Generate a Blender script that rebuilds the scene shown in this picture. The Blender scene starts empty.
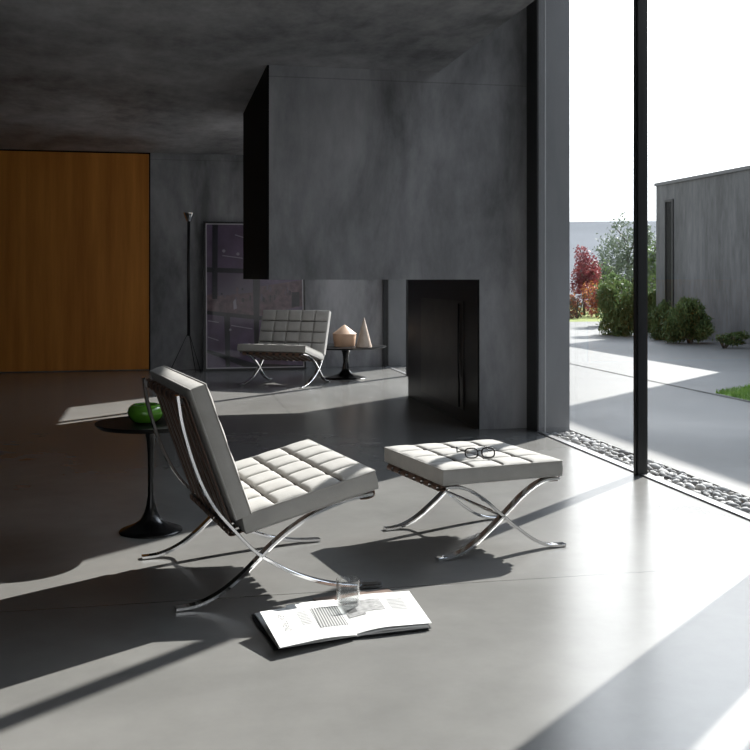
import bpy, bmesh, math, random
from mathutils import Vector, Matrix, noise
from bpy_extras import mesh_utils

random.seed(7)
S = bpy.context.scene
COL = S.collection
PI = math.pi

# ------------------------------------------------------------------ camera calibration (metres)
FPX, CX, HY, CAMH = 1030.0, 375.0, 277.0, 1.14
AL = math.atan(212 / 1030.0)
FW = Vector((math.sin(AL), math.cos(AL), 0))
RT = Vector((math.cos(AL), -math.sin(AL), 0))


# ------------------------------------------------------------------ mesh builder
class MB:
    def __init__(self):
        self.v = []; self.f = []; self.s = []; self.m = []

    def add(self, verts, faces, smooth=False, mi=0):
        o = len(self.v)
        self.v += [tuple(p) for p in verts]
        for f in faces:
            self.f.append(tuple(i + o for i in f)); self.s.append(smooth); self.m.append(mi)

    def box(self, a, b, mi=0):
        x0, y0, z0 = a; x1, y1, z1 = b
        self.add([(x0, y0, z0), (x1, y0, z0), (x1, y1, z0), (x0, y1, z0), (x0, y0, z1), (x1, y0, z1), (x1, y1, z1), (x0, y1, z1)],
                 [(0, 3, 2, 1), (4, 5, 6, 7), (0, 1, 5, 4), (1, 2, 6, 5), (2, 3, 7, 6), (3, 0, 4, 7)], False, mi)

    def lathe(self, prof, c=(0, 0, 0), n=48, mi=0, caps=True):
        vs = []; fs = []
        for r, z in prof:
            for k in range(n):
                a = 2 * PI * k / n
                vs.append((c[0] + r * math.cos(a), c[1] + r * math.sin(a), c[2] + z))
        for i in range(len(prof) - 1):
            for k in range(n):
                k2 = (k + 1) % n
                fs.append((i * n + k, i * n + k2, (i + 1) * n + k2, (i + 1) * n + k))
        if caps:
            if prof[0][0] > 1e-4: fs.append(tuple(reversed(range(n))))
            if prof[-1][0] > 1e-4: fs.append(tuple((len(prof) - 1) * n + k for k in range(n)))
        self.add(vs, fs, True, mi)

    def tube(self, pts, r, n=10, mi=0, closed=False):
        pts = [Vector(p) for p in pts]; N = len(pts)
        vs = []; fs = []
        prev = None
        for i, p in enumerate(pts):
            if closed: t = pts[(i + 1) % N] - pts[i - 1]
            else: t = pts[min(i + 1, N - 1)] - pts[max(i - 1, 0)]
            t.normalize()
            if prev is None:
                up = Vector((0, 0, 1)) if abs(t.z) < .9 else Vector((1, 0, 0))
                a = t.cross(up).normalized()
            else:
                a = (prev - t * prev.dot(t)).normalized()
            prev = a; b = t.cross(a)
            rr = r[i] if isinstance(r, (list, tuple)) else r
            for k in range(n):
                w = 2 * PI * k / n
                vs.append(p + a * (rr * math.cos(w)) + b * (rr * math.sin(w)))
        for i in range(N if closed else N - 1):
            j = (i + 1) % N
            for k in range(n):
                k2 = (k + 1) % n
                fs.append((i * n + k, i * n + k2, j * n + k2, j * n + k))
        if not closed:
            fs.append(tuple(reversed(range(n)))); fs.append(tuple((N - 1) * n + k for k in range(n)))
        self.add(vs, fs, True, mi)

    def bar(self, path, y0, y1, th, mi=0, bev=.0016):
        """flat bar: path of (u, z) points swept as a ribbon of thickness th, spanning y0..y1"""
        P = [Vector((a, 0, b)) for a, b in path]; N = len(P)
        sec = [(-.5, -1), (.5, -1), (1, -.6), (1, .6), (.5, 1), (-.5, 1), (-1, .6), (-1, -.6)]
        hy = (y1 - y0) / 2; cy = (y0 + y1) / 2; h = th / 2
        prof = [(-(hy - bev), -h), (hy - bev, -h), (hy, -(h - bev)), (hy, h - bev), (hy - bev, h), (-(hy - bev), h), (-hy, h - bev), (-hy, -(h - bev))]
        vs = []; fs = []; n = 8
        for i, p in enumerate(P):
            t = (P[min(i + 1, N - 1)] - P[max(i - 1, 0)]).normalized()
            nn = Vector((-t.z, 0, t.x))
            for (a, b) in prof:
                vs.append(p + Vector((0, cy + a, 0)) + nn * b)
        for i in range(N - 1):
            for k in range(n):
                k2 = (k + 1) % n
                fs.append((i * n + k, i * n + k2, (i + 1) * n + k2, (i + 1) * n + k))
        fs.append(tuple(reversed(range(n)))); fs.append(tuple((N - 1) * n + k for k in range(n)))
        self.add(vs, fs, False, mi)

    def build(self, name, mats, parent=None, mat4=None, autosmooth=None, kind=None):
        me = bpy.data.meshes.new(name)
        vs = self.v if mat4 is None else [tuple(mat4 @ Vector(p)) for p in self.v]
        me.from_pydata(vs, [], self.f)
        if not isinstance(mats, (list, tuple)): mats = [mats]
        for m in mats: me.materials.append(m)
        me.polygons.foreach_set('use_smooth', self.s)
        me.polygons.foreach_set('material_index', self.m)
        bm = bmesh.new(); bm.from_mesh(me)
        bmesh.ops.recalc_face_normals(bm, faces=bm.faces)
        bm.to_mesh(me); bm.free()
        if autosmooth is not None:
            me.polygons.foreach_set('use_smooth', [True] * len(me.polygons))
            me.set_sharp_from_angle(angle=math.radians(autosmooth))
        me.update()
        o = bpy.data.objects.new(name, me); COL.objects.link(o)
        if parent: o.parent = parent
        if kind: o['kind'] = kind
        return o


def tag(o, label, cat, group=None, kind=None):
    o['label'] = label; o['category'] = cat
    if group: o['group'] = group
    if kind: o['kind'] = kind
    return o


def empty(name, loc, rz=0.0):
    o = bpy.data.objects.new(name, None); COL.objects.link(o)
    o.location = loc; o.rotation_euler = (0, 0, rz); o.empty_display_size = .1
    return o


def copy_tree(o, parent=None):
    c = o.copy(); COL.objects.link(c)
    if parent: c.parent = parent
    for ch in list(o.children): copy_tree(ch, c)
    return c


def smooth_path(pts, per=6):
    out = []; n = len(pts)
    for i in range(n - 1):
        p0 = pts[max(i - 1, 0)]; p1 = pts[i]; p2 = pts[i + 1]; p3 = pts[min(i + 2, n - 1)]
        for k in range(per):
            t = k / per
            out.append(tuple(.5 * (2 * b + (c - a) * t + (2 * a - 5 * b + 4 * c - d) * t * t + (-a + 3 * b - 3 * c + d) * t ** 3)
                             for a, b, c, d in zip(p0, p1, p2, p3)))
    out.append(tuple(pts[-1])); return out


# ------------------------------------------------------------------ materials
def new_mat(name):
    m = bpy.data.materials.new(name); m.use_nodes = True
    nt = m.node_tree
    return m, nt, nt.nodes['Principled BSDF']


def simple(name, col, rough=.5, metal=0.0, spec=.5, var=0.0, scale=8.0, bump=0.0, bscale=60.0, coat=0.0):
    m, nt, b = new_mat(name)
    b.inputs['Roughness'].default_value = rough; b.inputs['Metallic'].default_value = metal
    b.inputs['Specular IOR Level'].default_value = spec
    b.inputs['Coat Weight'].default_value = coat
    b.inputs['Base Color'].default_value = (*col, 1)
    if var or bump:
        tc = nt.nodes.new('ShaderNodeTexCoord')
    if var:
        nz = nt.nodes.new('ShaderNodeTexNoise'); nz.inputs['Scale'].default_value = scale; nz.inputs['Detail'].default_value = 6
        nt.links.new(tc.outputs['Object'], nz.inputs['Vector'])
        r = nt.nodes.new('ShaderNodeValToRGB')
        r.color_ramp.elements[0].position = .3; r.color_ramp.elements[1].position = .7
        r.color_ramp.elements[0].color = (*[c * (1 - var) for c in col], 1)
        r.color_ramp.elements[1].color = (*[min(1, c * (1 + var)) for c in col], 1)
        nt.links.new(nz.outputs['Fac'], r.inputs['Fac']); nt.links.new(r.outputs['Color'], b.inputs['Base Color'])
    if bump:
        n2 = nt.nodes.new('ShaderNodeTexNoise'); n2.inputs['Scale'].default_value = bscale; n2.inputs['Detail'].default_value = 4
        nt.links.new(tc.outputs['Object'], n2.inputs['Vector'])
        bp = nt.nodes.new('ShaderNodeBump'); bp.inputs['Strength'].default_value = bump; bp.inputs['Distance'].default_value = .003
        nt.links.new(n2.outputs['Fac'], bp.inputs['Height']); nt.links.new(bp.outputs['Normal'], b.inputs['Normal'])
    return m


def concrete(name, dark, light, rough=(.5, .7), stretch=(1, 1, 1), spec=.4, lines=(), scale=1.1, fine=9.0, streak=0.25, linecol=.35, lw=.004, bump=.15, span=(.36, .66), det=6):
    """mottled cast concrete; lines = [(axis, value, min_axis, min_value)] joint positions in metres"""
    m, nt, b = new_mat(name)
    L = nt.links.new; N = nt.nodes.new
    tc = N('ShaderNodeTexCoord'); mp = N('ShaderNodeMapping'); mp.inputs['Scale'].default_value = stretch
    L(tc.outputs['Object'], mp.inputs['Vector'])
    a = N('ShaderNodeTexNoise'); a.inputs['Scale'].default_value = scale; a.inputs['Detail'].default_value = det; a.inputs['Roughness'].default_value = .58
    a.inputs['Distortion'].default_value = .5
    c = N('ShaderNodeTexNoise'); c.inputs['Scale'].default_value = fine; c.inputs['Detail'].default_value = 7; c.inputs['Roughness'].default_value = .7
    L(mp.outputs['Vector'], a.inputs['Vector']); L(mp.outputs['Vector'], c.inputs['Vector'])
    mx = N('ShaderNodeMix'); mx.data_type = 'FLOAT'; mx.inputs['Factor'].default_value = streak
    L(a.outputs['Fac'], mx.inputs['A']); L(c.outputs['Fac'], mx.inputs['B'])
    r = N('ShaderNodeValToRGB'); e = r.color_ramp.elements
    e[0].position = span[0]; e[1].position = span[1]; e[0].color = (*dark, 1); e[1].color = (*light, 1)
    L(mx.outputs['Result'], r.inputs['Fac'])
    colout = r.outputs['Color']
    if lines:
        sx = N('ShaderNodeSeparateXYZ'); L(tc.outputs['Object'], sx.inputs['Vector'])
        acc = None
        for (ax, val, max_, mval) in lines:
            s = N('ShaderNodeMath'); s.operation = 'SUBTRACT'; L(sx.outputs[ax], s.inputs[0]); s.inputs[1].default_value = val
            ab = N('ShaderNodeMath'); ab.operation = 'ABSOLUTE'; L(s.outputs[0], ab.inputs[0])
            lt = N('ShaderNodeMath'); lt.operation = 'LESS_THAN'; L(ab.outputs[0], lt.inputs[0]); lt.inputs[1].default_value = lw
            o = lt.outputs[0]
            if max_ is not None:
                g = N('ShaderNodeMath'); g.operation = 'GREATER_THAN'; L(sx.outputs[max_], g.inputs[0]); g.inputs[1].default_value = mval
                mu = N('ShaderNodeMath'); mu.operation = 'MULTIPLY'; L(o, mu.inputs[0]); L(g.outputs[0], mu.inputs[1]); o = mu.outputs[0]
            if acc is None: acc = o
            else:
                q = N('ShaderNodeMath'); q.operation = 'MAXIMUM'; L(acc, q.inputs[0]); L(o, q.inputs[1]); acc = q.outputs[0]
        mm = N('ShaderNodeMix'); mm.data_type = 'RGBA'; mm.blend_type = 'MULTIPLY'
        L(acc, mm.inputs['Factor']); L(colout, mm.inputs['A']); mm.inputs['B'].default_value = (linecol, linecol, linecol, 1)
        colout = mm.outputs['Result']
    L(colout, b.inputs['Base Color'])
    rr = N('ShaderNodeMapRange'); rr.inputs['To Min'].default_value = rough[0]; rr.inputs['To Max'].default_value = rough[1]
    rr.inputs['From Min'].default_value = .3; rr.inputs['From Max'].default_value = .7
    L(a.outputs['Fac'], rr.inputs['Value']); L(rr.outputs['Result'], b.inputs['Roughness'])
    b.inputs['Specular IOR Level'].default_value = spec
    if bump:
        bp = N('ShaderNodeBump'); bp.inputs['Strength'].default_value = bump; bp.inputs['Distance'].default_value = .004
        L(c.outputs['Fac'], bp.inputs['Height']); L(bp.outputs['Normal'], b.inputs['Normal'])
    return m


M = {}
M['floor'] = concrete('polished_concrete_floor', (.118, .116, .112), (.240, .236, .227), rough=(.25, .25), spec=.85,
                      lines=[('Y', 3.69, None, 0), ('Y', 8.06, None, 0), ('X', 1.04, 'Y', 8.06), ('X', 1.585, 'Y', 8.06), ('X', 2.15, 'Y', 8.06)],
                      scale=.8, fine=5, streak=.3, linecol=.45, lw=.0035, bump=0, span=(.22, .78), det=4)
M['wall'] = concrete('dark_concrete_wall', (.15, .151, .160), (.475, .476, .497), rough=(.5, .7), stretch=(1.3, 1.3, .5),
                     lines=[('Z', 2.58, None, 0)], linecol=.75, lw=.004, scale=1.3, fine=7)
M['ceil'] = concrete('dark_concrete_ceiling', (.12, .12, .127), (.55, .548, .568), rough=(.45, .65), stretch=(1.0, .55, 1), scale=1.0, fine=6, streak=.35)
M['pillar'] = concrete('grey_concrete_pillar', (.265, .267, .277), (.36, .362, .374), stretch=(1, 1, .4), scale=1.5, fine=9)
M['pave'] = concrete('pale_concrete_paving', (.108, .108, .106), (.138, .136, .131), rough=(.5, .7), stretch=(1, 1, 1), scale=.5, fine=5,
                     lines=[('Y', 8.60, None, 0)], linecol=1.0, bump=.05)
M['extwall'] = concrete('weathered_concrete', (.095, .095, .098), (.225, .225, .232), rough=(.7, .85), stretch=(1, 1.6, .35), scale=1.2, fine=6, streak=.5, spec=.2)
M['black'] = simple('black_steel', (.006, .006, .007), .35, 0, .5)
M['matblack'] = simple('matt_black_paint', (.004, .004, .004), .8, 0, .15)
M['liner'] = simple('polished_black_steel', (.003, .003, .0035), .35, 0, .12, var=.3, scale=5)
M['mullion'] = simple('black_window_steel', (.008, .009, .010), .35, 0, .5)
M['alu'] = simple('pale_metal_strip', (.33, .33, .34), .4, .6)
M['chrome'] = simple('polished_chrome', (.72, .72, .73), .07, 1.0)
M['suede'] = simple('off_white_suede', (.40, .388, .370), .95, 0, .15, var=.07, scale=14, bump=.25, bscale=160)
M['suede'].node_tree.nodes['Principled BSDF'].inputs['Sheen Weight'].default_value = .15
M['leather'] = simple('brown_saddle_leather', (.13, .075, .052), .5, 0, .4, var=.2, scale=20)
M['shade_line'] = simple('seam_shade_tone', (.055, .047, .040), .9, 0, .1)  # dark tone that paints the shadow along the cushion seams
M['tulip'] = simple('black_lacquer', (.004, .004, .0045), .22, 0, .5)
M['marble'] = simple('black_marble', (.004, .004, .0045), .4, 0, .1, var=.4, scale=12)
M['paper'] = simple('white_paper', (.60, .60, .595), .6, 0, .3, var=.02, scale=30)
M['cover'] = simple('dark_magazine_cover', (.010, .010, .011), .6, 0, .1)
M['ink'] = simple('dark_grey_ink', (.08, .08, .08), .6)
M['inkmid'] = simple('mid_grey_ink', (.27, .27, .27), .6, var=.35, scale=60)
M['inklight'] = simple('pale_grey_ink', (.40, .40, .40), .6)
M['folder'] = simple('brown_leather_folder', (.15, .105, .085), .6, 0, .3, var=.12, scale=40)
M['specs'] = simple('black_acetate', (.012, .009, .009), .2, 0, .5)
M['wood_pale'] = simple('pale_turned_wood', (.55, .38, .27), .5, 0, .3, var=.1, scale=9)
M['wood_cone'] = simple('polished_pale_cone', (.46, .37, .30), .3, 0, .5, var=.12, scale=9)
M['hole'] = simple('slit_glass', (.006, .006, .007), .5, 0, .1)
M['copingm'] = simple('metal_coping', (.16, .16, .17), .5, .3)


def wood_panel():
    m, nt, b = new_mat('orange_veneer'); L = nt.links.new; N = nt.nodes.new
    tc = N('ShaderNodeTexCoord'); mp = N('ShaderNodeMapping'); mp.inputs['Scale'].default_value = (7, 7, .45)
    L(tc.outputs['Object'], mp.inputs['Vector'])
    a = N('ShaderNodeTexNoise'); a.inputs['Scale'].default_value = 1.0; a.inputs['Detail'].default_value = 9; a.inputs['Roughness'].default_value = .65
    L(mp.outputs['Vector'], a.inputs['Vector'])
    r = N('ShaderNodeValToRGB'); e = r.color_ramp.elements
    e[0].position = .3; e[0].color = (.50, .17, .024, 1); e[1].position = .72; e[1].color = (.76, .31, .055, 1)
    L(a.outputs['Fac'], r.inputs['Fac']); L(r.outputs['Color'], b.inputs['Base Color'])
    b.inputs['Roughness'].default_value = .5; b.inputs['Specular IOR Level'].default_value = .25
    return m


M['veneer'] = wood_panel()


def thin_glass(name, tint=(.96, .97, .97), ior=1.35, edge=5.0):
    m = bpy.data.materials.new(name); m.use_nodes = True; nt = m.node_tree; nt.nodes.clear()
    N = nt.nodes.new; L = nt.links.new
    out = N('ShaderNodeOutputMaterial'); t = N('ShaderNodeBsdfTransparent'); t.inputs['Color'].default_value = (*tint, 1)
    g = N('ShaderNodeBsdfGlossy'); g.inputs['Roughness'].default_value = 0.0
    # Schlick reflectance, the same on both faces of the sheet
    ge = N('ShaderNodeNewGeometry'); dt = N('ShaderNodeVectorMath'); dt.operation = 'DOT_PRODUCT'
    L(ge.outputs['Normal'], dt.inputs[0]); L(ge.outputs['Incoming'], dt.inputs[1])
    def mth(op, x, y):
        q = N('ShaderNodeMath'); q.operation = op
        for i, v in enumerate((x, y)):
            if v is None: continue
            if isinstance(v, (int, float)): q.inputs[i].default_value = v
            else: L(v, q.inputs[i])
        return q.outputs[0]
    f0 = ((ior - 1) / (ior + 1)) ** 2
    cs = mth('ABSOLUTE', dt.outputs['Value'], None)
    p5 = mth('POWER', mth('SUBTRACT', 1.0, cs), edge)
    fac = mth('ADD', mth('MULTIPLY', p5, 1 - f0), f0)
    mx = N('ShaderNodeMixShader'); L(fac, mx.inputs[0]); L(t.outputs[0], mx.inputs[1]); L(g.outputs[0], mx.inputs[2]); L(mx.outputs[0], out.inputs[0])
    return m


M['pane'] = thin_glass('window_glass', ior=1.30)
M['lens'] = thin_glass('clear_lens', (.95, .95, .95), 1.4)


def real_glass(name, col, ior, rough=0.0):
    m, nt, b = new_mat(name)
    b.inputs['Base Color'].default_value = (*col, 1); b.inputs['Roughness'].default_value = rough
    b.inputs['Transmission Weight'].default_value = 1.0; b.inputs['IOR'].default_value = ior
    return m


M['tumbler'] = thin_glass('tumbler_glass', (.975, .98, .98), 1.5, 2.6)
M['water'] = thin_glass('still_water', (.97, .98, .98), 1.4, 3.5)
M['green'] = simple('green_glazed_glass', (.10, .30, .025), .12, 0, .5, var=.2, scale=10, coat=.4)


def leafmat(name, c0, c1, scale=3.0, rough=.55, trans=.25):
    m, nt, b = new_mat(name); L = nt.links.new; N = nt.nodes.new
    tc = N('ShaderNodeTexCoord'); a = N('ShaderNodeTexNoise'); a.inputs['Scale'].default_value = scale; a.inputs['Detail'].default_value = 3
    L(tc.outputs['Object'], a.inputs['Vector'])
    r = N('ShaderNodeValToRGB'); e = r.color_ramp.elements; e[0].position = .35; e[1].position = .65
    e[0].color = (*c0, 1); e[1].color = (*c1, 1); L(a.outputs['Fac'], r.inputs['Fac']); L(r.outputs['Color'], b.inputs['Base Color'])
    b.inputs['Roughness'].default_value = rough
    b.inputs['Specular IOR Level'].default_value = .2
    tr = N('ShaderNodeBsdfTranslucent'); L(r.outputs['Color'], tr.inputs['Color'])
    mx = N('ShaderNodeMixShader'); mx.inputs[0].default_value = trans
    out = nt.nodes['Material Output']; L(b.outputs[0], mx.inputs[1]); L(tr.outputs[0], mx.inputs[2]); L(mx.outputs[0], out.inputs[0])
    return m


M['hedge'] = leafmat('rosemary_leaf', (.05, .085, .03), (.12, .17, .06))
M['green_leaf'] = leafmat('mid_green_leaf', (.10, .17, .06), (.22, .30, .12), 2)
M['dark_leaf'] = leafmat('grey_green_leaf', (.12, .15, .115), (.20, .24, .185), 1.5)
M['red_leaf'] = leafmat('crimson_leaf', (.14, .035, .06), (.36, .085, .09), 2.5)
M['orange_leaf'] = leafmat('orange_leaf', (.42, .12, .08), (.62, .33, .09), 2.5)
M['bark'] = simple('brown_bark', (.09, .07, .055), .9, var=.2)
M['grass'] = leafmat('lawn_grass', (.10, .22, .03), (.22, .38, .06), 4)
M['lawn'] = simple('sunny_lawn', (.20, .23, .075), .9, 0, .1, var=.2, scale=3)
M['gravel'] = simple('pale_gravel', (.20, .20, .195), .9, 0, .2, var=.35, scale=14)
M['bed'] = simple('dark_grit', (.06, .06, .06), .9, 0, .2, var=.4, scale=50)
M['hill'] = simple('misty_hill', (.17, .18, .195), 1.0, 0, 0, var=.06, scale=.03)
PEB = [simple('pebble_stone', c, .75, 0, .25, var=.25, scale=30) for c in ((.34, .34, .34), (.24, .24, .245), (.42, .41, .40), (.15, .15, .155), (.52, .51, .50))]

# ------------------------------------------------------------------ setting
GX = 2.70          # glass line
YW = 7.385         # fireplace front
YB = 12.9          # back wall
ZC = 2.66          # ceiling


def struct(name, mb, mats, label=None, **k):
    o = mb.build(name, mats, kind='structure', **k)
    if label: o['label'] = label
    return o


FY = -2.6
m = MB(); m.box((-6.5, FY - .3, -.2), (2.765, YB + .3, 0)); m.box((2.765, 7.636, -.2), (2.984, YB + .3, 0)); struct('floor', m, M['floor'])
m = MB(); m.box((-6.5, FY - .3, ZC), (2.0, YB + .3, 3.9)); struct('ceiling', m, M['ceil'])
m = MB(); m.box((2.0, FY - .3, 3.62), (2.82, YB + .3, 3.9)); struct('ceiling_upper', m, M['ceil'])
m = MB(); m.box((-.150, YB, 0), (2.82, YB + .3, 3.9)); m.box((-6.5, YB + .02, 0), (-.150, YB + .3, 3.9)); struct('wall_back', m, M['wall'])
m = MB(); m.box((2.82, YB, -.15), (3.20, YB + .3, 3.9)); struct('wall_back_outside', m, M['pillar'])
m = MB(); m.box((-6.8, FY - .3, 0), (-6.5, YB + .3, 3.9)); struct('wall_left', m, M['wall'])
# end wall behind the camera: unseen full-height glazing added for fill light
m = MB(); m.box((-6.8, FY - .3, ZC - .1), (2.66, FY, 3.9)); m.box((-6.8, FY - .3, 0), (-2.6, FY, ZC - .1)); struct('wall_front', m, M['wall'])
m = MB(); m.box((-40, -15, -.2), (2.985, FY - .3, -.006)); struct('terrace_ground', m, M['pave'])
w4 = empty('window_4', (-1.3, FY - .15, 0)); w4['kind'] = 'structure'
o4 = Matrix.Translation((1.3, -FY + .15, 0))
xs4 = [-2.57, 0.0, 2.66]
for a_, b_ in zip(xs4[:-1], xs4[1:]):
    q = MB(); q.box((a_ + .03, FY - .154, .02), (b_ - .03, FY - .146, ZC - .1)); q.build('pane', M['pane'], w4, o4, kind='structure')
for a_ in xs4:
    q = MB(); q.box((a_ - .03, FY - .19, 0), (a_ + .03, FY - .11, ZC - .1)); q.build('mullion', M['mullion'], w4, o4, kind='structure')
# timber pivot door in the back wall, with its dark shadow gap
m = MB(); m.box((-4.2, YB - .012, .012), (-.168, YB + .018, ZC - .018)); d = struct('door_1', m, M['veneer'])
m = MB(); m.box((-.166, YB - .010, 0), (-.152, YB + .012, ZC)); m.box((-4.2, YB - .008, ZC - .017), (-.166, YB + .012, ZC)); m.build('door_frame', M['matblack'], d)

# fireplace: hood + pier in cast concrete, black cheek, polished black steel lining
fp = empty('fireplace', (1.7, YW, 0))
tag(fp, 'massive dark concrete fireplace hood hanging from the ceiling beside the tall window', 'fireplace')
off = Matrix.Translation((-1.7, -YW, 0))
HB = 9.62
m = MB(); m.box((.745, YW, 1.121), (2.0, HB, ZC)); m.box((2.0, YW, 1.121), (2.69, YW + .3, 3.62)); m.box((2.0, YW + .3, 1.121), (2.69, HB, 3.62))
m.build('hood', M['wall'], fp, off)
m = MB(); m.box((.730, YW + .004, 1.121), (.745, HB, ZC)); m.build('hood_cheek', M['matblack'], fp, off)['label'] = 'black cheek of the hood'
m = MB(); m.box((2.318, YW, 0), (2.69, HB, 1.121)); m.build('pier', M['wall'], fp, off)
m = MB(); m.box((2.306, YW + .004, .002), (2.318, HB + .004, 1.121)); ln = m.build('lining', M['liner'], fp, off); ln['label'] = 'polished black steel lining'
m = MB(); m.box((2.300, 7.75, .10), (2.306, 9.10, .95))
m.build('reflection_plate', simple('plate_reflection_tone', (.022, .018, .015), .4, 0, .25, var=.5, scale=6), ln, off)  # paler brown plate: the reflection in the black lining, put into colour
m = MB(); m.tube([(2.29, 7.85, .93), (2.29, 7.86, .55), (2.285, 7.83, .36), (2.28, 7.80, .30), (2.28, 7.80, .12)], .008); m.build('reflection_rod', M['black'], ln, off)  # bent black rod added for the dark line within that reflection

# concrete blade that carries the fireplace wall out past the glass
m = MB(); m.box((2.700, 7.17, -.15), (2.945, YW + .25, 3.9)); m.box((2.69, YW, 0), (2.70, YW + .25, 3.62)); struct('wall_blade', m, M['pillar'])
m = MB(); m.box((2.750, 7.1665, 0), (2.758, 7.18, 3.62)); struct('trim_1', m, simple('pale_sealant', (.75, .75, .76), .6))
m = MB(); m.box((2.688, 7.165, 0), (2.702, YW - .001, 3.62)); struct('return_shade_sheet', m, M['mullion'])  # black sheet over the blade's inner return face, standing in for its shade
# second blade, beyond the picture's right edge
m = MB(); m.box((2.700, 3.80, -.15), (2.965, 4.02, 3.9)); struct('wall_blade_near', m, M['pillar'])

# windows along the long side
def window(n, y0, y1, mull, GX=2.70):
    w = empty('window_%d' % n, (GX, (y0 + y1) / 2, 0)); w['kind'] = 'structure'
    o = Matrix.Translation((-GX, -(y0 + y1) / 2, 0))
    ys = [y0] + list(mull) + [y1]
    for a, b in zip(ys[:-1], ys[1:]):
        q = MB(); q.box((GX - .004, a + (.031 if a in mull else 0), .012), (GX + .004, b - (.031 if b in mull else 0), 3.60)); q.build('pane', M['pane'], w, o, kind='structure')
    for y in mull:
        q = MB(); q.box((GX - .029, y - .031, .0), (GX + .029, y + .031, 3.62)); q.box((GX - .036, y - .012, 0.0), (GX + .036, y + .012, 3.62)); q.build('mullion', M['mullion'], w, o, kind='structure')
    q = MB(); q.box((GX - .012, y0, 0.0), (GX + .03, y1, .008)); q.build('window_track', M['alu'], w, o, kind='structure')
    q = MB(); q.box((GX - .03, y0, 3.60), (GX + .03, y1, 3.62)); q.build('window_head', M['mullion'], w, o, kind='structure')


window(1, 4.02, 7.165, [5.515])
window(2, FY, 3.80, [3.375, .6])
window(3, HB, YB, [11.57], 2.785)
m = MB(); m.box((2.752, YB - .06, 0), (2.818, YB, 3.62)); struct('trim_3', m, M['mullion'])

# outside ground
m = MB()
m.box((2.985, -15, -.2), (60, 20.9, -.004)); struct('paving_ground', m, M['pave'])
m = MB(); m.add([(5.225, 6.5, -.003), (5.285, 6.5, -.003), (5.285, 20.9, -.003), (5.225, 20.9, -.003)], [(0, 1, 2, 3)]); struct('paving_joint', m, M['bed'])
m = MB(); m.box((2.765, FY - .3, -.2), (2.985, 7.17, -.055)); struct('gravel_trough_floor', m, M['bed'])
m = MB(); m.box((-40, 20.9, -.2), (60, 24.8, -.006)); struct('gravel_path_ground', m, M['gravel'])
m = MB(); m.box((-60, 24.8, -.2), (120, 37, -.006)); struct('far_lawn_ground', m, M['lawn'])
m = MB(); m.box((2.985, YB + .3, -.2), (3.0, 20.9, -.01)); struct('path_edge_ground', m, M['gravel'])
m = MB(); m.box((-40, YB + .3, -.2), (2.985, 20.9, -.006)); struct('rear_paving_ground', m, M['pave'])
# far hills
m = MB(); vs = []; fs = []; nx, ny = 60, 14
for j in range(ny + 1):
    for i in range(nx + 1):
        x = -250 + 700 * i / nx; y = 37 + 430 * j / ny; t = j / ny
        crest = 11 + 8 * math.exp(-((x - 130) / 110) ** 2) + 5 * noise.noise(Vector((x * .02, 3.1, 0)))
        z = -.02 + crest * math.sin(min(1, t * 1.25) * PI / 2) + .8 * t * noise.noise(Vector((x * .05, y * .05, 0)))
        vs.append((x, y, z))
for j in range(ny):
    for i in range(nx):
        a = j * (nx + 1) + i; fs.append((a, a + 1, a + nx + 2, a + nx + 1))
m.add(vs, fs, True); struct('hills', m, M['hill'])

# neighbouring concrete house: low wing in view, unseen tall wing nearer, read from its paving shadow, lengthened to block sky light
bd = empty('concrete_building', (9.75, 17, 0))
tag(bd, 'low grey concrete building with a narrow slit window across the paved yard', 'building')
o_ = Matrix.Translation((-9.75, -17, 0))
m = MB(); m.box((9.75, 10.6, -.1), (15, 19.22, 2.97)); m.build('wall', M['extwall'], bd, o_)
m = MB(); m.box((9.72, 10.6, 2.97), (15.03, 19.25, 3.03)); m.build('coping', M['copingm'], bd, o_)
m = MB(); m.box((9.738, 18.52, .45), (9.76, 18.80, 2.62)); sw = m.build('slit_window', M['hole'], bd, o_)
m = MB(); m.box((9.725, 18.49, .42), (9.752, 18.53, 2.66)); m.box((9.725, 18.79, .42), (9.752, 18.82, 2.66)); m.box((9.725, 18.53, 2.62), (9.752, 18.79, 2.66)); m.build('window_frame', M['black'], sw, o_)
m = MB(); m.box((9.9, -14, -.1), (16, 14.25, 6.45)); m.build('unseen_tall_wing', M['extwall'], bd, o_)

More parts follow.
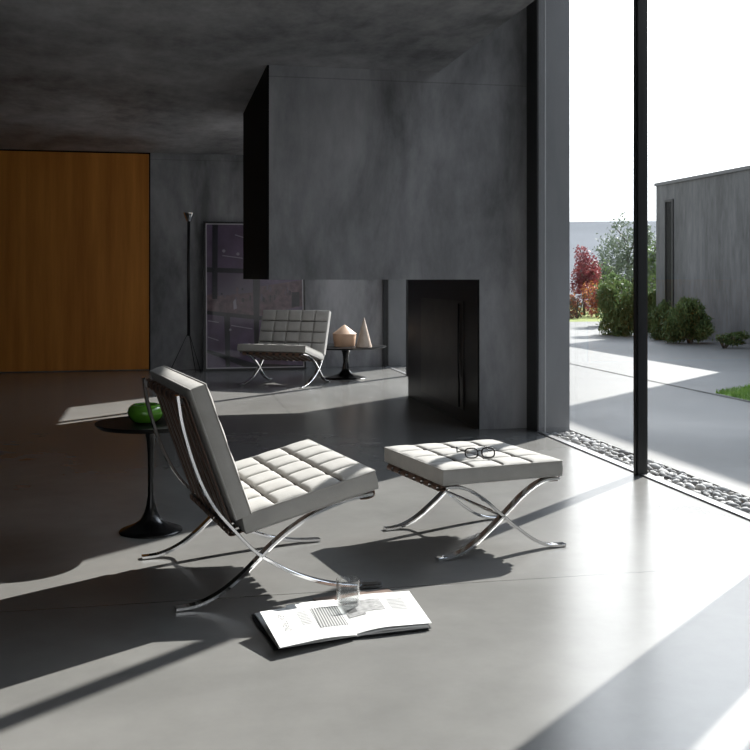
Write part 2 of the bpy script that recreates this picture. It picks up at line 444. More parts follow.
# ------------------------------------------------------------------ tufted cushion
def cushion(L, W, T, nu, nv, q=18, bulge=.013, dim=.015):
    """box cushion from (0,-W/2,0) to (L,W/2,T): pillowed and buttoned top, softly bellied sides"""
    mb = MB()
    NU, NV = nu * q, nv * q

    def cell(x, n):
        c = x * n; i = min(int(c), n - 1); return 1 - abs(2 * (c - i) - 1) ** 2.6

    def seam(x, n, size):      # narrow crease on the inner seams only
        k = min(max(round(x * n), 1), n - 1); d = (x - k / n) * size
        return math.exp(-(abs(d) / .0048) ** 1.5)

    def rimfade(x, n):
        e = min(x, 1 - x) * n; return min(1, e / .28) ** .8

    def top(x, y):
        h = T - .005 + bulge * (max(0, cell(x, nu)) * max(0, cell(y, nv))) ** .5
        h -= dim * max(seam(x, nu, L) * rimfade(y, nv), seam(y, nv, W) * rimfade(x, nu))
        for i in range(1, nu):
            for j in range(1, nv):
                du = (x - i / nu) * L; dv = (y - j / nv) * W
                h -= .008 * math.exp(-(du * du + dv * dv) / (.014 ** 2))
        return h
    # remap so rows are denser near the seams
    def grid(n, k):
        out = []
        for i in range(n):
            for s in range(k):
                t = s / k; tt = t - .118 * math.sin(2 * PI * t)
                out.append((i + tt) / n)
        out.append(1.0); return out
    gu, gv = grid(nu, q), grid(nv, q)
    vs = []; fs = []; nV = len(gv)
    for x in gu:
        for y in gv:
            vs.append((x * L, (y - .5) * W, top(x, y)))
    for i in range(len(gu) - 1):
        for j in range(nV - 1):
            a = i * nV + j; fs.append((a, a + nV, a + nV + 1, a + 1))
    # rim loop, then belly, then base
    rim = [i * nV for i in range(len(gu))] + [(len(gu) - 1) * nV + j for j in range(1, nV)] + [i * nV + nV - 1 for i in range(len(gu) - 2, -1, -1)] + [j for j in range(nV - 2, 0, -1)]
    prev = rim; base_r = len(rim)
    for (zf, outw) in ((.86, .002), (.5, .004), (.14, .002), (0, -.001)):
        cur = []
        for idx in rim:
            x, y, z = vs[idx]
            cxn = x - L / 2; cyn = y
            ox = (1 if cxn > L / 2 - 1e-6 else -1 if cxn < -L / 2 + 1e-6 else 0); oy = (1 if cyn > W / 2 - 1e-6 else -1 if cyn < -W / 2 + 1e-6 else 0)
            k = .6 if (ox and oy) else 1
            cur.append(len(vs)); vs.append((x + ox * outw * k, y + oy * outw * k, z * zf if zf > 0 else 0))
        for a in range(base_r):
            b = (a + 1) % base_r
            fs.append((prev[a], prev[b], cur[b], cur[a]))
        prev = cur
    fs.append(tuple(prev))
    mb.add(vs, fs, True)
    # welt around the upper rim and the lower edge
    wl = MB()
    wl.tube([Vector(vs[i]) for i in rim], .0035, 6, closed=True)
    wl.tube([Vector((vs[i][0], vs[i][1], .004)) for i in rim], .003, 6, closed=True)
    th = []  # thin dark tubes along the seams, standing in for the crease shadow
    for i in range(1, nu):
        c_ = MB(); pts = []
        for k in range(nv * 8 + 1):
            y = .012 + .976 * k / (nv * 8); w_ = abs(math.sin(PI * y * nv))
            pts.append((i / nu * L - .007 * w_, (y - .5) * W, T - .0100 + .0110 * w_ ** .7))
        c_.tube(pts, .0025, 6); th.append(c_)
    bt = [(i / nu * L, (j / nv - .5) * W, top(i / nu, j / nv)) for i in range(1, nu) for j in range(1, nv)]
    return mb, wl, bt, th


button_proto = MB()
button_proto.lathe([(0.0001, .004), (.005, .0035), (.008, .0015), (.009, 0), (.0085, -.002)], n=12)


def add_cushion(name, root, L, W, T, nu, nv, mtx, **k):
    mb, wl, bt, th = cushion(L, W, T, nu, nv, **k)
    c = mb.build(name, M['suede'], root, mtx, autosmooth=50)
    wl.build('piping', M['suede'], c, mtx)
    for c_ in th: c_.build('seam_shade_line', M['shade_line'], c, mtx)['label'] = 'dark line standing in for seam shadow'
    first = None
    for p in bt:
        mm = mtx @ Matrix.Translation(p)
        if first is None:
            first = button_proto.build('button', M['suede'], c); b = first
        else:
            b = first.copy(); COL.objects.link(b); b.parent = c
        b.matrix_local = mm
    return c


def strap_mesh(path, y, w, th=.004):
    mb = MB(); mb.bar(path, y - w / 2, y + w / 2, th, bev=.0008); return mb


# ------------------------------------------------------------------ lounge chair (x forward, y left, origin at centre of footprint)
def make_lounge_chair():
    root = empty('lounge_chair', (0, 0, 0))
    T0 = Matrix.Translation((-.378, 0, 0))
    A = smooth_path([(.006, .735), (.019, .649), (.037, .577), (.061, .499), (.094, .415), (.141, .333), (.2, .262), (.255, .201), (.30, .16), (.365, .117),
                     (.427, .083), (.5, .052), (.573, .030), (.66, .014), (.757, .0075)])
    B = smooth_path([(0, .0075), (.06, .010), (.115, .025), (.17, .052), (.231, .096), (.284, .143), (.302, .16), (.341, .194), (.396, .235), (.46, .273), (.524, .301),
                     (.597, .324), (.664, .338), (.722, .345)])
    for s in (-1, 1):
        q = MB(); y = s * .350
        q.bar(A, y - .0175, y + .0175, .012); q.bar(B, y - .0175, y + .0175, .012)
        q.build('side_frame', M['chrome'], root, T0)
    for (u, z) in ((.024, .712), (.204, .248), (.712, .338)):
        q = MB(); q.box((u - .005, -.3325, z - .008), (u + .005, .3325, z + .008)); q.build('cross_rail', M['black'], root, T0)
    seat = [(.690, .320), (.722, .3205), (.742, .329), (.744, .345), (.732, .3565), (.700, .3548), (.60, .3335), (.45, .297), (.30, .257), (.235, .239), (.207, .2305), (.192, .236), (.191, .255)]
    for i in range(9):
        strap_mesh(smooth_path(seat, 3), -.300 + .075 * i, .045).build('seat_strap', M['leather'], root, T0)
    back = [(.036, .694), (.018, .697), (.0155, .710), (.018, .724), (.028, .7275), (.040, .714), (.083, .59), (.135, .445), (.184, .31), (.201, .264), (.200, .244)]
    for i in range(8):
        strap_mesh(smooth_path(back, 3), -.318 + .0909 * i, .050).build('back_strap', M['leather'], root, T0)
    # seat cushion: underside runs from (.240,.243) to (.735,.367)
    a = math.atan2(.367 - .246, .735 - .240)
    ms = T0 @ Matrix.Translation((.240, 0, .2475)) @ Matrix.Rotation(-a, 4, 'Y')
    add_cushion('seat_cushion', root, math.hypot(.495, .121), .775, .072, 4, 5, ms)
    # back cushion: rear face from (.200,.292) up to (.040,.748)
    b = math.atan2(.748 - .292, .036 - .197)
    mk = T0 @ Matrix.Translation((.1995, 0, .300)) @ Matrix.Rotation(-b, 4, 'Y') @ Matrix.Scale(-1, 4, (0, 0, 1))
    add_cushion('back_cushion', root, .482, .785, .064, 4, 5, mk)
    return root


U0 = Vector((.9839, .1785, 0)); N0 = Vector((-.1785, .9839, 0))
pos = Vector((.043, 3.570, 0)) + U0 * .378 + N0 * .362
chair = make_lounge_chair()
chair.location = pos; chair.rotation_euler = (0, 0, math.atan2(.1785, .9839))
tag(chair, 'large chrome and white tufted lounge chair seen from behind beside the black side table', 'chair', 'chrome framed lounge chairs')
ch2 = copy_tree(chair)
ch2.location = (1.28, 10.99, 0); ch2.rotation_euler = (0, 0, math.radians(-121.5))
tag(ch2, 'distant tufted lounge chair facing us in front of the leaning purple picture', 'chair', 'chrome framed lounge chairs')

# ------------------------------------------------------------------ ottoman
ot = empty('ottoman', (1.321, 4.3235, 0), math.radians(10.9))
tag(ot, 'square white tufted ottoman on crossed chrome legs with spectacles on it', 'footstool')
T1 = Matrix.Translation((-.2975, 0, 0))
HA = [(.030, .2905), (.06, .2915), (.103, .287), (.154, .266), (.214, .226), (.258, .188), (.2975, .155), (.355, .107), (.434, .050), (.497, .020), (.55, .0085), (.597, .0075)]
PA = smooth_path(HA); PBm = [(.595 - u, z) for u, z in PA]
for s in (-1, 1):
    q = MB(); y = s * .268
    q.bar(PA, y - .0175, y + .0175, .012); q.bar(PBm, y - .0175, y + .0175, .012); q.build('side_frame', M['chrome'], ot, T1)
for u in (.035, .560):
    q = MB(); q.box((u - .012, -.251, .284), (u + .012, .251, .294)); q.build('cross_rail', M['leather'], ot, T1)
q = MB(); q.tube([(.2975, -.251, .155), (.2975, .251, .155)], .007); q.build('cross_rail', M['chrome'], ot, T1)
sp = [(.060, .2765), (.024, .275), (.006, .280), (.003, .290), (.012, .2985), (.045, .2995), (.20, .2995), (.395, .2995), (.55, .2995), (.578, .2985), (.587, .290), (.584, .280), (.570, .275), (.535, .2765)]
for i in range(7):
    strap_mesh(smooth_path(sp, 3), -.228 + .076 * i, .045).build('seat_strap', M['leather'], ot, T1)
add_cushion('cushion', ot, .556, .596, .068, 4, 4, T1 @ Matrix.Translation((.012, 0, .3035)))

# ------------------------------------------------------------------ tulip tables
def tulip(name, loc, r, h, rb, rs, label, cat):
    t = empty(name, loc)
    tag(t, label, cat)
    q = MB()
    q.lathe([(rb, 0), (rb, .004), (rb * .97, .009), (rb * .8, .018), (rb * .55, .032), (rb * .34, .052), (rb * .22, .082), (max(rs * 1.35, rb * .15), .115), (rs * 1.1, .16), (rs, h * .5), (rs * 1.08, h * .68),
             (rs * 1.4, h * .82), (rs * 2.0, h * .90), (rs * 3.0, h - .034), (rs * 4.0, h - .020)], n=64)
    q.build('pedestal', M['tulip'], t)
    q = MB(); q.lathe([(.001, h - .020), (r * .93, h - .020), (r * .985, h - .008), (r, h - .003), (r * .997, h), (.001, h)], n=96, caps=False)
    q.build('table_top', M['marble'], t, autosmooth=40)
    return t


tulip('side_table', (-.053, 4.731, 0), .245, .490, .14, .013, 'small round black pedestal side table holding the green bowl', 'table')
tulip('coffee_table', (2.02, 11.45, 0), .46, .362, .235, .030, 'low round black pedestal table holding a cone and a lidded pot', 'table')

q = MB()
q.lathe([(.001, .002), (.040, 0), (.058, .006), (.074, .026), (.080, .046), (.075, .066), (.062, .079), (.053, .083), (.049, .080), (.053, .070), (.062, .050), (.060, .030), (.045, .014), (.001, .010)], n=64, caps=False)
o = q.build('bowl', M['green']); o.location = (-.076, 4.715, .4905); tag(o, 'round glossy green bowl on the black side table', 'bowl')

pt = empty('lidded_pot', (2.0, 11.42, .3622)); tag(pt, 'pale wooden pot with a conical lid beside the cone on the low table', 'pot')
q = MB(); q.lathe([(.001, 0), (.114, 0), (.117, .006), (.132, .128), (.130, .134), (.001, .134)], n=56, caps=False); q.build('pot_body', M['wood_pale'], pt, autosmooth=40)
q = MB(); q.lathe([(.001, .1345), (.135, .1345), (.136, .140), (.010, .238), (.001, .241)], n=56, caps=False); q.build('lid', M['wood_pale'], pt, autosmooth=40)
q = MB(); q.lathe([(.001, 0), (.088, 0), (.090, .004), (.003, .33), (.001, .332)], n=56, caps=False)
o = q.build('cone_ornament', M['wood_cone'], autosmooth=40); o.location = (2.185, 11.22, .3622); tag(o, 'tall slender polished cone at the edge of the low black table', 'ornament')

# ------------------------------------------------------------------ floor lamp
lp = empty('floor_lamp', (.30, 12.46, 0)); tag(lp, 'slim black uplighter floor lamp on a thin tripod against the back wall', 'lamp')
q = MB(); q.tube([(0, 0, .44), (0, 0, 1.82)], .019, 16); q.build('pole', M['black'], lp)
for a in (188, 308, 68):
    q = MB(); x, y = .23 * math.cos(math.radians(a)), .23 * math.sin(math.radians(a))
    q.tube([(x * .04, y * .04, .475), (x, y, .004)], .0045, 8); q.build('leg', M['black'], lp)
q = MB(); q.lathe([(.022, 1.80), (.030, 1.805), (.068, 1.905), (.066, 1.907), (.028, 1.812), (.001, 1.811)], n=40, caps=False); q.build('lamp_shade', M['chrome'], lp, autosmooth=40)
q = MB(); q.lathe([(.018, 1.812), (.018, 1.845), (.024, 1.87), (.020, 1.89), (.001, 1.898)], n=20); q.build('bulb', simple('bulb_glass', (.8, .8, .8), .1), lp)

# ------------------------------------------------------------------ leaning picture
pic = empty('framed_picture', (1.105, 12.62, 0)); pic.rotation_euler = (-math.asin(.20 / 1.83), 0, 0)
tag(pic, 'tall framed dark purple photograph of a glass facade leaning on the back wall', 'picture')
PW, PH = 1.245, 1.83; hw = PW / 2
q = MB()
q.box((-hw, -.02, 0), (-hw + .030, .025, PH)); q.box((hw - .022, -.02, 0), (hw, .025, PH)); q.box((-hw + .03, -.02, 0), (hw - .022, .025, .028)); q.box((-hw + .03, -.02, PH - .022), (hw - .022, .025, PH))
q.box((-hw + .01, .015, .01), (hw - .01, .022, PH - .01)); q.build('frame', M['black'], pic)
x0, x1, z0, z1 = -hw + .030, hw - .022, .028, PH - .022
q = MB(); e_ = .011
q.box((x0, -.016, z0), (x0 + e_, .010, z1)); q.box((x1 - e_, -.016, z0), (x1, .010, z1)); q.box((x0 + e_, -.016, z0), (x1 - e_, .010, z0 + e_)); q.box((x0 + e_, -.016, z1 - e_), (x1 - e_, .010, z1))
q.build('inner_fillet', simple('silver_fillet', (.55, .52, .56), .4, .3), pic)
purp = simple('purple_print', (.13, .088, .155), .35, 0, .5, var=.3, scale=5)
warm = simple('mauve_print', (.15, .09, .11), .35, 0, .5, var=.5, scale=16)
beam = simple('navy_print', (.012, .012, .020), .3, 0, .5)
lit_ = simple('pale_lilac_print', (.42, .38, .45), .4)
mid_ = simple('lilac_print', (.15, .115, .165), .4)


def PX(u, v):
    return (x0 + e_ + (u - 37) / 415 * (x1 - x0 - 2 * e_), z1 - e_ - (v - 45) / 627 * (z1 - z0 - 2 * e_))


q = MB()
lay = [.0055]


def poly(pts, mi):
    lay[0] -= .00012
    P = [PX(min(452, max(37, u)), min(672, max(45, v))) for u, v in pts]
    q.add([(x, lay[0], z) for x, z in P], [tuple(range(len(P)))], False, mi)


poly([(37, 45), (452, 45), (452, 672), (37, 672)], 0)
poly([(37, 355), (452, 290), (452, 405), (260, 450), (37, 425)], 1)
poly([(85, 258), (235, 266), (235, 345), (85, 360)], 4)
rnd = random.Random(3)
for i in range(26):
    u = 95 + rnd.random() * 300; v = 330 + rnd.random() * 60
    w = 3 + rnd.random() * 7; h = 8 + rnd.random() * 30
    poly([(u, v - h), (u + w, v - h * .8), (u + w * .8, v), (u - w * .2, v)], rnd.choice([1, 2, 4, 2]))
poly([(62, 45), (86, 45), (82, 375), (60, 372)], 2)
poly([(37, 234), (452, 250), (452, 268), (37, 256)], 2)
poly([(236, 262), (268, 262), (258, 600), (240, 600)], 2)
poly([(37, 424), (295, 452), (452, 462), (452, 478), (295, 470), (37, 440)], 2)
poly([(110, 440), (136, 443), (134, 668), (116, 668)], 2)
poly([(37, 592), (240, 655), (452, 668), (452, 672), (200, 672), (37, 606)], 2)
poly([(405, 344), (440, 344), (440, 408), (405, 410)], 2)
poly([(150, 385), (160, 372), (166, 415), (152, 420)], 3)
for a, b in (((160, 90), (196, 101)), ((105, 182), (192, 194)), ((40, 538), (86, 554)), ((140, 489), (232, 505)), ((42, 468), (88, 476)), ((300, 120), (380, 133)), ((300, 210), (372, 219)), ((285, 520), (360, 532))):
    poly([(a[0], a[1] - 2), (b[0], b[1] - 2), (b[0], b[1] + 2), (a[0], a[1] + 2)], 3)
for cx_, cy_, r_ in ((111, 162, 7), (172, 175, 7), (137, 508, 5), (330, 150, 6), (300, 500, 4), (395, 160, 6)):
    poly([(cx_ + r_ * math.cos(k * PI / 6), cy_ + r_ * math.sin(k * PI / 6)) for k in range(12)], 3)
q.build('print', [purp, warm, beam, lit_, mid_], pic)
q = MB(); q.box((x0 + e_, -.004, z0 + e_), (x1 - e_, -.001, z1 - e_)); q.build('glazing', thin_glass('picture_glass', (.97, .97, .97), 1.25), pic)

# ------------------------------------------------------------------ folder, magazine, tumbler, spectacles
q = MB(); q.box((-.145, -.12, 0), (.145, .12, .0018)); q.box((-.143, -.118, .0018), (.143, .118, .0036)); q.box((-.145, -.12, .0036), (.145, .12, .0052))
o = q.build('folder', M['folder']); o.location = (.685, 3.520, .0005); o.rotation_euler = (0, 0, math.radians(12))
tag(o, 'thin brown folder lying on the floor partly under the open magazine', 'folder')

mg = empty('magazine', (.592, 3.360, .006), math.radians(2.0))
tag(mg, 'large white open magazine with grey pictures lying on the concrete floor', 'magazine')
MH = .345


def hl(s, t=0.0):   # left leaves: s = 0 at the spine .. 1 at the fore-edge, t = 0 foot .. 1 head
    return .009 + .013 * math.sin(min(1, s * 1.9) * PI * .5) * (1 - .35 * s) + .006 * s + .044 * t * s ** 1.15


def hr(s, t=0.0):
    return .009 + .015 * math.sin(min(1, s * 2.2) * PI * .5) * (1 - .55 * s)


def lx(side, s, t, full=.27):
    return side * s * full - .10 * t * MH * s * (1 if side < 0 else -.6)


def ly(side, s, y, flat=False, skew=0.0):
    t = (y + MH / 2) / MH
    if side > 0: return y + (.024 + skew) * s
    return y + (-.055 if flat else -.098 - .134 * t) * s + skew * s


def sheet(side, fn, w, dz, th, xs=0.0, ys=0.0, y0=-MH / 2, y1=MH / 2, s0=0.0, s1=1.0, skew=0.0, n=22, full=.27, flat=False, ny=6):
    """a curved leaf, fanned out from the spine"""
    b = MB(); vs = []; fs = []; W_ = ny + 1
    for layer in (0, 1):
        for i in range(n + 1):
            s = s0 + (s1 - s0) * i / n
            for k in range(W_):
                y = y0 + (y1 - y0) * k / ny; t = (y + MH / 2) / MH
                vs.append((lx(side, s, t), ly(side, s, y, flat, skew) + ys, fn(s, t) + dz - layer * th))
    O = (n + 1) * W_
    for i in range(n):
        for k in range(ny):
            a = i * W_ + k
            fs.append((a, a + W_, a + W_ + 1, a + 1)); fs.append((a + O, a + 1 + O, a + W_ + 1 + O, a + W_ + O))
    for i in range(n):
        for k in (0, ny):
            a = i * W_ + k; fs.append((a, a + W_, a + W_ + O, a + O))
    for k in range(ny):
        for i in (0, n):
            a = i * W_ + k; fs.append((a, a + 1, a + 1 + O, a + O))
    b.add(vs, fs, True); return b


cv = MB()
for sd_ in (-1, 1):
    c2 = sheet(sd_, lambda s, t: .0015, .27, 0, .0015, s1=.98 if sd_ < 0 else .93, flat=True); cv.add(c2.v, c2.f)
cv.build('cover', M['cover'], mg)
lowp = MB()
for sd_ in (-1, 1):
    c2 = sheet(sd_, lambda s, t: .0062, .27, 0, .0046, y0=-MH / 2 + .004, y1=MH / 2 - .004, s1=.945 if sd_ < 0 else .90, flat=True); lowp.add(c2.v, c2.f)
lowp.build('page_block', M['paper'], mg)
L1 = sheet(-1, lambda s, t: hl(s, t) * .80, .27, -.002, .002, s1=.84, skew=.02); L1.build('page_block', M['paper'], mg, autosmooth=40)
L2 = sheet(-1, hl, .27, 0, .0006, ys=-.006, s1=.955); lpage = L2.build('page', M['paper'], mg, autosmooth=40)
R1 = sheet(1, lambda s, t: hr(s, t) * .86, .27, -.002, .005, s1=.90); R1.build('page_block', M['paper'], mg, autosmooth=40)
R2 = sheet(1, hr, .27, 0, .0006, ys=.004, s1=.94); rpage = R2.build('page', M['paper'], mg, autosmooth=40)
L3 = sheet(-1, hl, .27, .0010, .0005, ys=.012, s1=.64); l3 = L3.build('page', M['paper'], mg, autosmooth=40)


def printed(side, fn, s0, s1, y0, y1, dz, mat, parent, name, n=10):
    sheet(side, fn, .27, dz + .0008, .0003, y0=y0, y1=y1, s0=s0, s1=s1, n=n).build(name, mat, parent, autosmooth=40)


stripe = bpy.data.materials.new('striped_photo'); stripe.use_nodes = True
nt = stripe.node_tree; b_ = nt.nodes['Principled BSDF']
tc = nt.nodes.new('ShaderNodeTexCoord'); wv = nt.nodes.new('ShaderNodeTexWave'); wv.bands_direction = 'X'; wv.inputs['Scale'].default_value = 32; wv.inputs['Distortion'].default_value = .4
nt.links.new(tc.outputs['Object'], wv.inputs['Vector'])
rp = nt.nodes.new('ShaderNodeValToRGB'); rp.color_ramp.elements[0].color = (.05, .05, .05, 1); rp.color_ramp.elements[1].color = (.36, .36, .36, 1)
rp.color_ramp.elements[0].position = .2; rp.color_ramp.elements[1].position = .8
nt.links.new(wv.outputs['Fac'], rp.inputs['Fac']); nt.links.new(rp.outputs['Color'], b_.inputs['Base Color'])
printed(-1, hl, .03, .39, -.085, .112, .0012, stripe, l3, 'printed_photo')
for i in range(9):
    printed(-1, hl, .44, .57, -.030 + i * .015, -.023 + i * .015, .0012, M['inklight'], l3, 'printed_text', 4)
printed(1, hr, .03, .50, .000, .120, .0004, M['inkmid'], rpage, 'printed_photo')
printed(1, hr, .03, .24, -.025, .004, .0006, M['inkmid'], rpage, 'printed_photo')
printed(1, hr, .05, .16, .015, .050, .0008, M['ink'], rpage, 'printed_photo')
for i in range(8):
    printed(1, hr, .58, .78, -.010 + i * .015, -.003 + i * .015, .0004, M['inklight'], rpage, 'printed_text', 4)
# headline on the outer left leaf, reading down the page
fc = bpy.data.curves.new('headline', 'FONT'); fc.body = 'NEW TREND'; fc.size = .030; fc.align_x = 'CENTER'; fc.align_y = 'CENTER'
fo = bpy.data.objects.new('headline', fc); COL.objects.link(fo)
dg = bpy.context.evaluated_depsgraph_get(); dg.update()
tm = bpy.data.meshes.new_from_object(fo.evaluated_get(dg)); bpy.data.objects.remove(fo)
ro = Matrix.Rotation(-PI / 2, 4, 'Z')
for v in tm.vertices:
    p = ro @ v.co
    s = .765 - p.x / .27; yy = p.y + .035
    v.co = (lx(-1, s, (yy + MH / 2) / MH), ly(-1, s, yy) - .006, hl(s, (yy + MH / 2) / MH) + .0005)
tm.materials.clear(); tm.materials.append(M['ink'])
to = bpy.data.objects.new('headline', tm); COL.objects.link(to); to.parent = lpage

tb = empty('tumbler', (.618, 3.455, .0262)); tag(tb, 'small clear glass of water standing on the open magazine', 'glass')
q = MB(); q.lathe([(.001, 0), (.036, 0), (.039, .003), (.0412, .085), (.0405, .0862), (.0396, .085), (.0374, .010), (.001, .008)], n=56, caps=False); q.build('glass_body', M['tumbler'], tb, autosmooth=40)
q = MB(); q.lathe([(.001, .0085), (.0370, .0105), (.0382, .042), (.001, .042)], n=56, caps=False); q.build('water', M['water'], tb, autosmooth=40)

sg = empty('eyeglasses', (1.295, 4.115, .3835), math.radians(-2)); tag(sg, 'black rimmed spectacles lying on the white ottoman', 'glasses')
rim = []
for s in (-1, 1):
    pts = []
    for k in range(28):
        a = 2 * PI * k / 28
        cxx = math.copysign(abs(math.cos(a)) ** .7, math.cos(a)) * .027; czz = math.copysign(abs(math.sin(a)) ** .7, math.sin(a)) * .019
        pts.append((s * .036 + cxx, (.021 + czz) * .35, .0225 + czz))
    q = MB(); q.tube(pts, .0030, 8, closed=True); r_ = q.build('rim', M['specs'], sg)
    q = MB(); q.add(pts, [tuple(range(28))]); q.build('lens', M['lens'], r_)
    q = MB(); q.tube(smooth_path([(s * .062, .014, .030), (s * .070, .020, .030), (s * .073, .045, .026), (s * .072, .105, .012), (s * .068, .125, .012), (s * .064, .145, .026)], 4), .0030, 8); q.build('temple', M['specs'], sg)
q = MB(); q.tube(smooth_path([(-.010, .012, .028), (0, .009, .033), (.010, .012, .028)], 4), .003, 8); q.build('bridge', M['specs'], sg)

# ------------------------------------------------------------------ pebbles in the strip outside the glass
protos = []
for k in range(10):
    rn = random.Random(50 + k)
    bm = bmesh.new(); bmesh.ops.create_icosphere(bm, subdivisions=2, radius=1)
    sx, sy, sz = 1.0, .62 + .25 * rn.random(), .42 + .2 * rn.random()
    for v in bm.verts:
        nn = 1 + .22 * noise.noise(v.co * 1.3 + Vector((k * 7, 0, 0)))
        v.co = Vector((v.co.x * sx * nn, v.co.y * sy * nn, v.co.z * sz * nn))
    me = bpy.data.meshes.new('pebble'); bm.to_mesh(me); bm.free()
    for p in me.polygons: p.use_smooth = True
    me.materials.append(PEB[k % 5]); protos.append(me)
placed = []
def free(x, y, r):
    for (a, b, c) in placed:
        if (a - x) ** 2 + (b - y) ** 2 < (.80 * (c + r)) ** 2: return False
    return True
rn = random.Random(11); tries = 0
while len(placed) < 290 and tries < 60000:
    tries += 1
    y = 4.30 + 2.86 * rn.random(); x = 2.785 + .180 * rn.random(); r = rn.uniform(.018, .040)
    if tries > 20000: r = rn.uniform(.012, .022)
    if not free(x, y, r) or x + r > 2.988 or x - r < 2.760: continue
    if y + r > 7.165: continue
    placed.append((x, y, r))
for (x, y, r) in placed:
    o = bpy.data.objects.new('pebble', rn.choice(protos)); COL.objects.link(o)
    o.location = (x, y, -.030 + r * .55 + .014 * rn.random()); o.scale = (r, r, r)
    o.rotation_euler = (rn.uniform(-.35, .35), rn.uniform(-.35, .35), rn.uniform(0, 6.28))
    tag(o, 'smooth grey pebble in the stone strip along the tall window', 'pebble', 'pebbles in the strip along the window')
# the loose small stones between and beyond them
q = MB(); rn = random.Random(5)
ic = protos[0]
bm = bmesh.new(); bmesh.ops.create_icosphere(bm, subdivisions=1, radius=1)
iv = [v.co.copy() for v in bm.verts]; ifc = [tuple(v.index for v in f.verts) for f in bm.faces]; bm.free()
for i in range(1500):
    y = -.5 + 7.62 * rn.random() if i > 900 else 4.2 + 2.92 * rn.random(); x = 2.782 + .188 * rn.random(); r = rn.uniform(.008, .017)
    R_ = Matrix.Rotation(rn.uniform(0, 6.3), 3, 'Z')
    q.add([R_ @ Vector((v.x * r, v.y * r * .75, v.z * r * .6)) + Vector((x, y, -.046 + rn.random() * .034)) for v in iv], ifc, True, rn.randrange(5))
o = q.build('gravel', PEB); tag(o, 'small loose grey gravel between the pebbles along the window', 'gravel', kind='stuff')

# ------------------------------------------------------------------ planting
def at(px, d):
    v = FW * d + RT * ((px - CX) / FPX * d); return v


def zpx(py, d): return CAMH - (py - HY) / FPX * d


def foliage(c, rad, n, size, ar=.5, up=0.0, rng=None, shell=.55, mi=1, lumps=9):
    """leaf blades through a lumpy ellipsoid volume"""
    b = MB(); rng = rng or random.Random(1)
    c = Vector(c)
    L = [(Vector((rng.uniform(-.7, .7) * rad[0], rng.uniform(-.6, .6) * rad[1], rng.uniform(-.7, .7) * rad[2])), rng.uniform(.3, .5)) for _ in range(lumps)]
    for i in range(n):
        lc, lr = rng.choice(L)
        d = Vector((rng.gauss(0, 1), rng.gauss(0, 1), rng.gauss(0, 1))).normalized()
        rr = lr * (shell + (1 - shell) * rng.random()) * (1.3 if rng.random() < .16 else 1)
        p = c + lc + Vector((d.x * rad[0] * rr, d.y * rad[1] * rr, d.z * rad[2] * rr))
        ax = Vector((rng.gauss(0, 1), rng.gauss(0, 1), rng.gauss(0, 1) + up)).normalized()
        sd = ax.cross(Vector((rng.gauss(0, 1), rng.gauss(0, 1), rng.gauss(0, 1)))).normalized()
        s = size * rng.uniform(.6, 1.3)
        a = p - ax * s * .5; e = p + ax * s * .5; w = sd * s * ar * .5
        b.add([a, p + w, e, p - w], [(0, 1, 2, 3)], False, rng.randrange(mi))
    return b


def plant(name, px, d, ytop, ybase, wpx, depth, n, size, mats, label, cat, ar=.5, up=0, seed=1, trunk=True, group=None, lumps=9, base=0.0):
    p = at(px, d); r = empty(name, (p.x, p.y, base)); tag(r, label, cat, group)
    zt = zpx(ytop, d) - base; zb = zpx(ybase, d) - base
    rad = (wpx / FPX * d * .5, depth * .5, (zt - zb) * .5)
    f = foliage((0, 0, (zt + zb) / 2), rad, n, size, ar, up, random.Random(seed), mi=len(mats), lumps=lumps)
    f.build('crown' if trunk else 'foliage', mats, r)
    rn_ = random.Random(seed + 99)
    if trunk:
        q = MB(); q.tube([(0, 0, 0), (.02, .01, zt * .3), (-.02, .02, zt * .6), (.01, 0, zt * .85)], [.05 * zt / 2, .04 * zt / 2, .03 * zt / 2, .01], 8)
        for k in range(5):
            a = rn_.uniform(0, 6.28); h = zt * (.35 + .1 * k)
            q.tube([(0, 0, h), (rad[0] * .55 * math.cos(a), rad[1] * .55 * math.sin(a), h + rad[2] * .45)], .014 * zt / 2, 6)
        q.build('trunk', M['bark'], r)
    else:
        q = MB()
        for k in range(7):
            a = rn_.uniform(0, 6.28)
            q.tube([(.03 * math.cos(a), .03 * math.sin(a), 0), (rad[0] * .5 * math.cos(a), rad[1] * .5 * math.sin(a), zt * .7)], .012, 6)
        q.build('stem', M['bark'], r)
    return r


plant('maple_tree', 584, 30.5, 247, 312, 34, 1.3, 3600, .085, [M['red_leaf']], 'small crimson leaved tree on the sunny lawn beyond the yard', 'tree', seed=3, lumps=13)
plant('orange_shrub', 597, 29.4, 281, 318, 32, .8, 1500, .07, [M['orange_leaf'], M['red_leaf']], 'orange and red autumn shrub low beside the crimson tree', 'shrub', seed=4, trunk=False)
plant('red_shrub', 577, 28.5, 293, 320, 28, .5, 1700, .07, [M['red_leaf'], M['orange_leaf'], M['dark_leaf']], 'low dusky red shrub under the crimson tree by the concrete blade', 'shrub', seed=14, trunk=False)
plant('tall_tree', 628, 40, 222, 306, 60, 2.6, 8000, .13, [M['dark_leaf']], 'tall grey green tree rising behind the hedge against the sky', 'tree', seed=5, lumps=22)
plant('young_tree', 604, 33, 260, 316, 34, 1.4, 2600, .10, [M['green_leaf'], M['dark_leaf']], 'small mid green tree between the crimson tree and the hedge', 'tree', seed=6, lumps=12)
plant('corner_tree', 655, 30, 228, 316, 30, 1.6, 3200, .11, [M['green_leaf'], M['dark_leaf']], 'pale green tree at the corner of the concrete building', 'tree', seed=7, lumps=12)
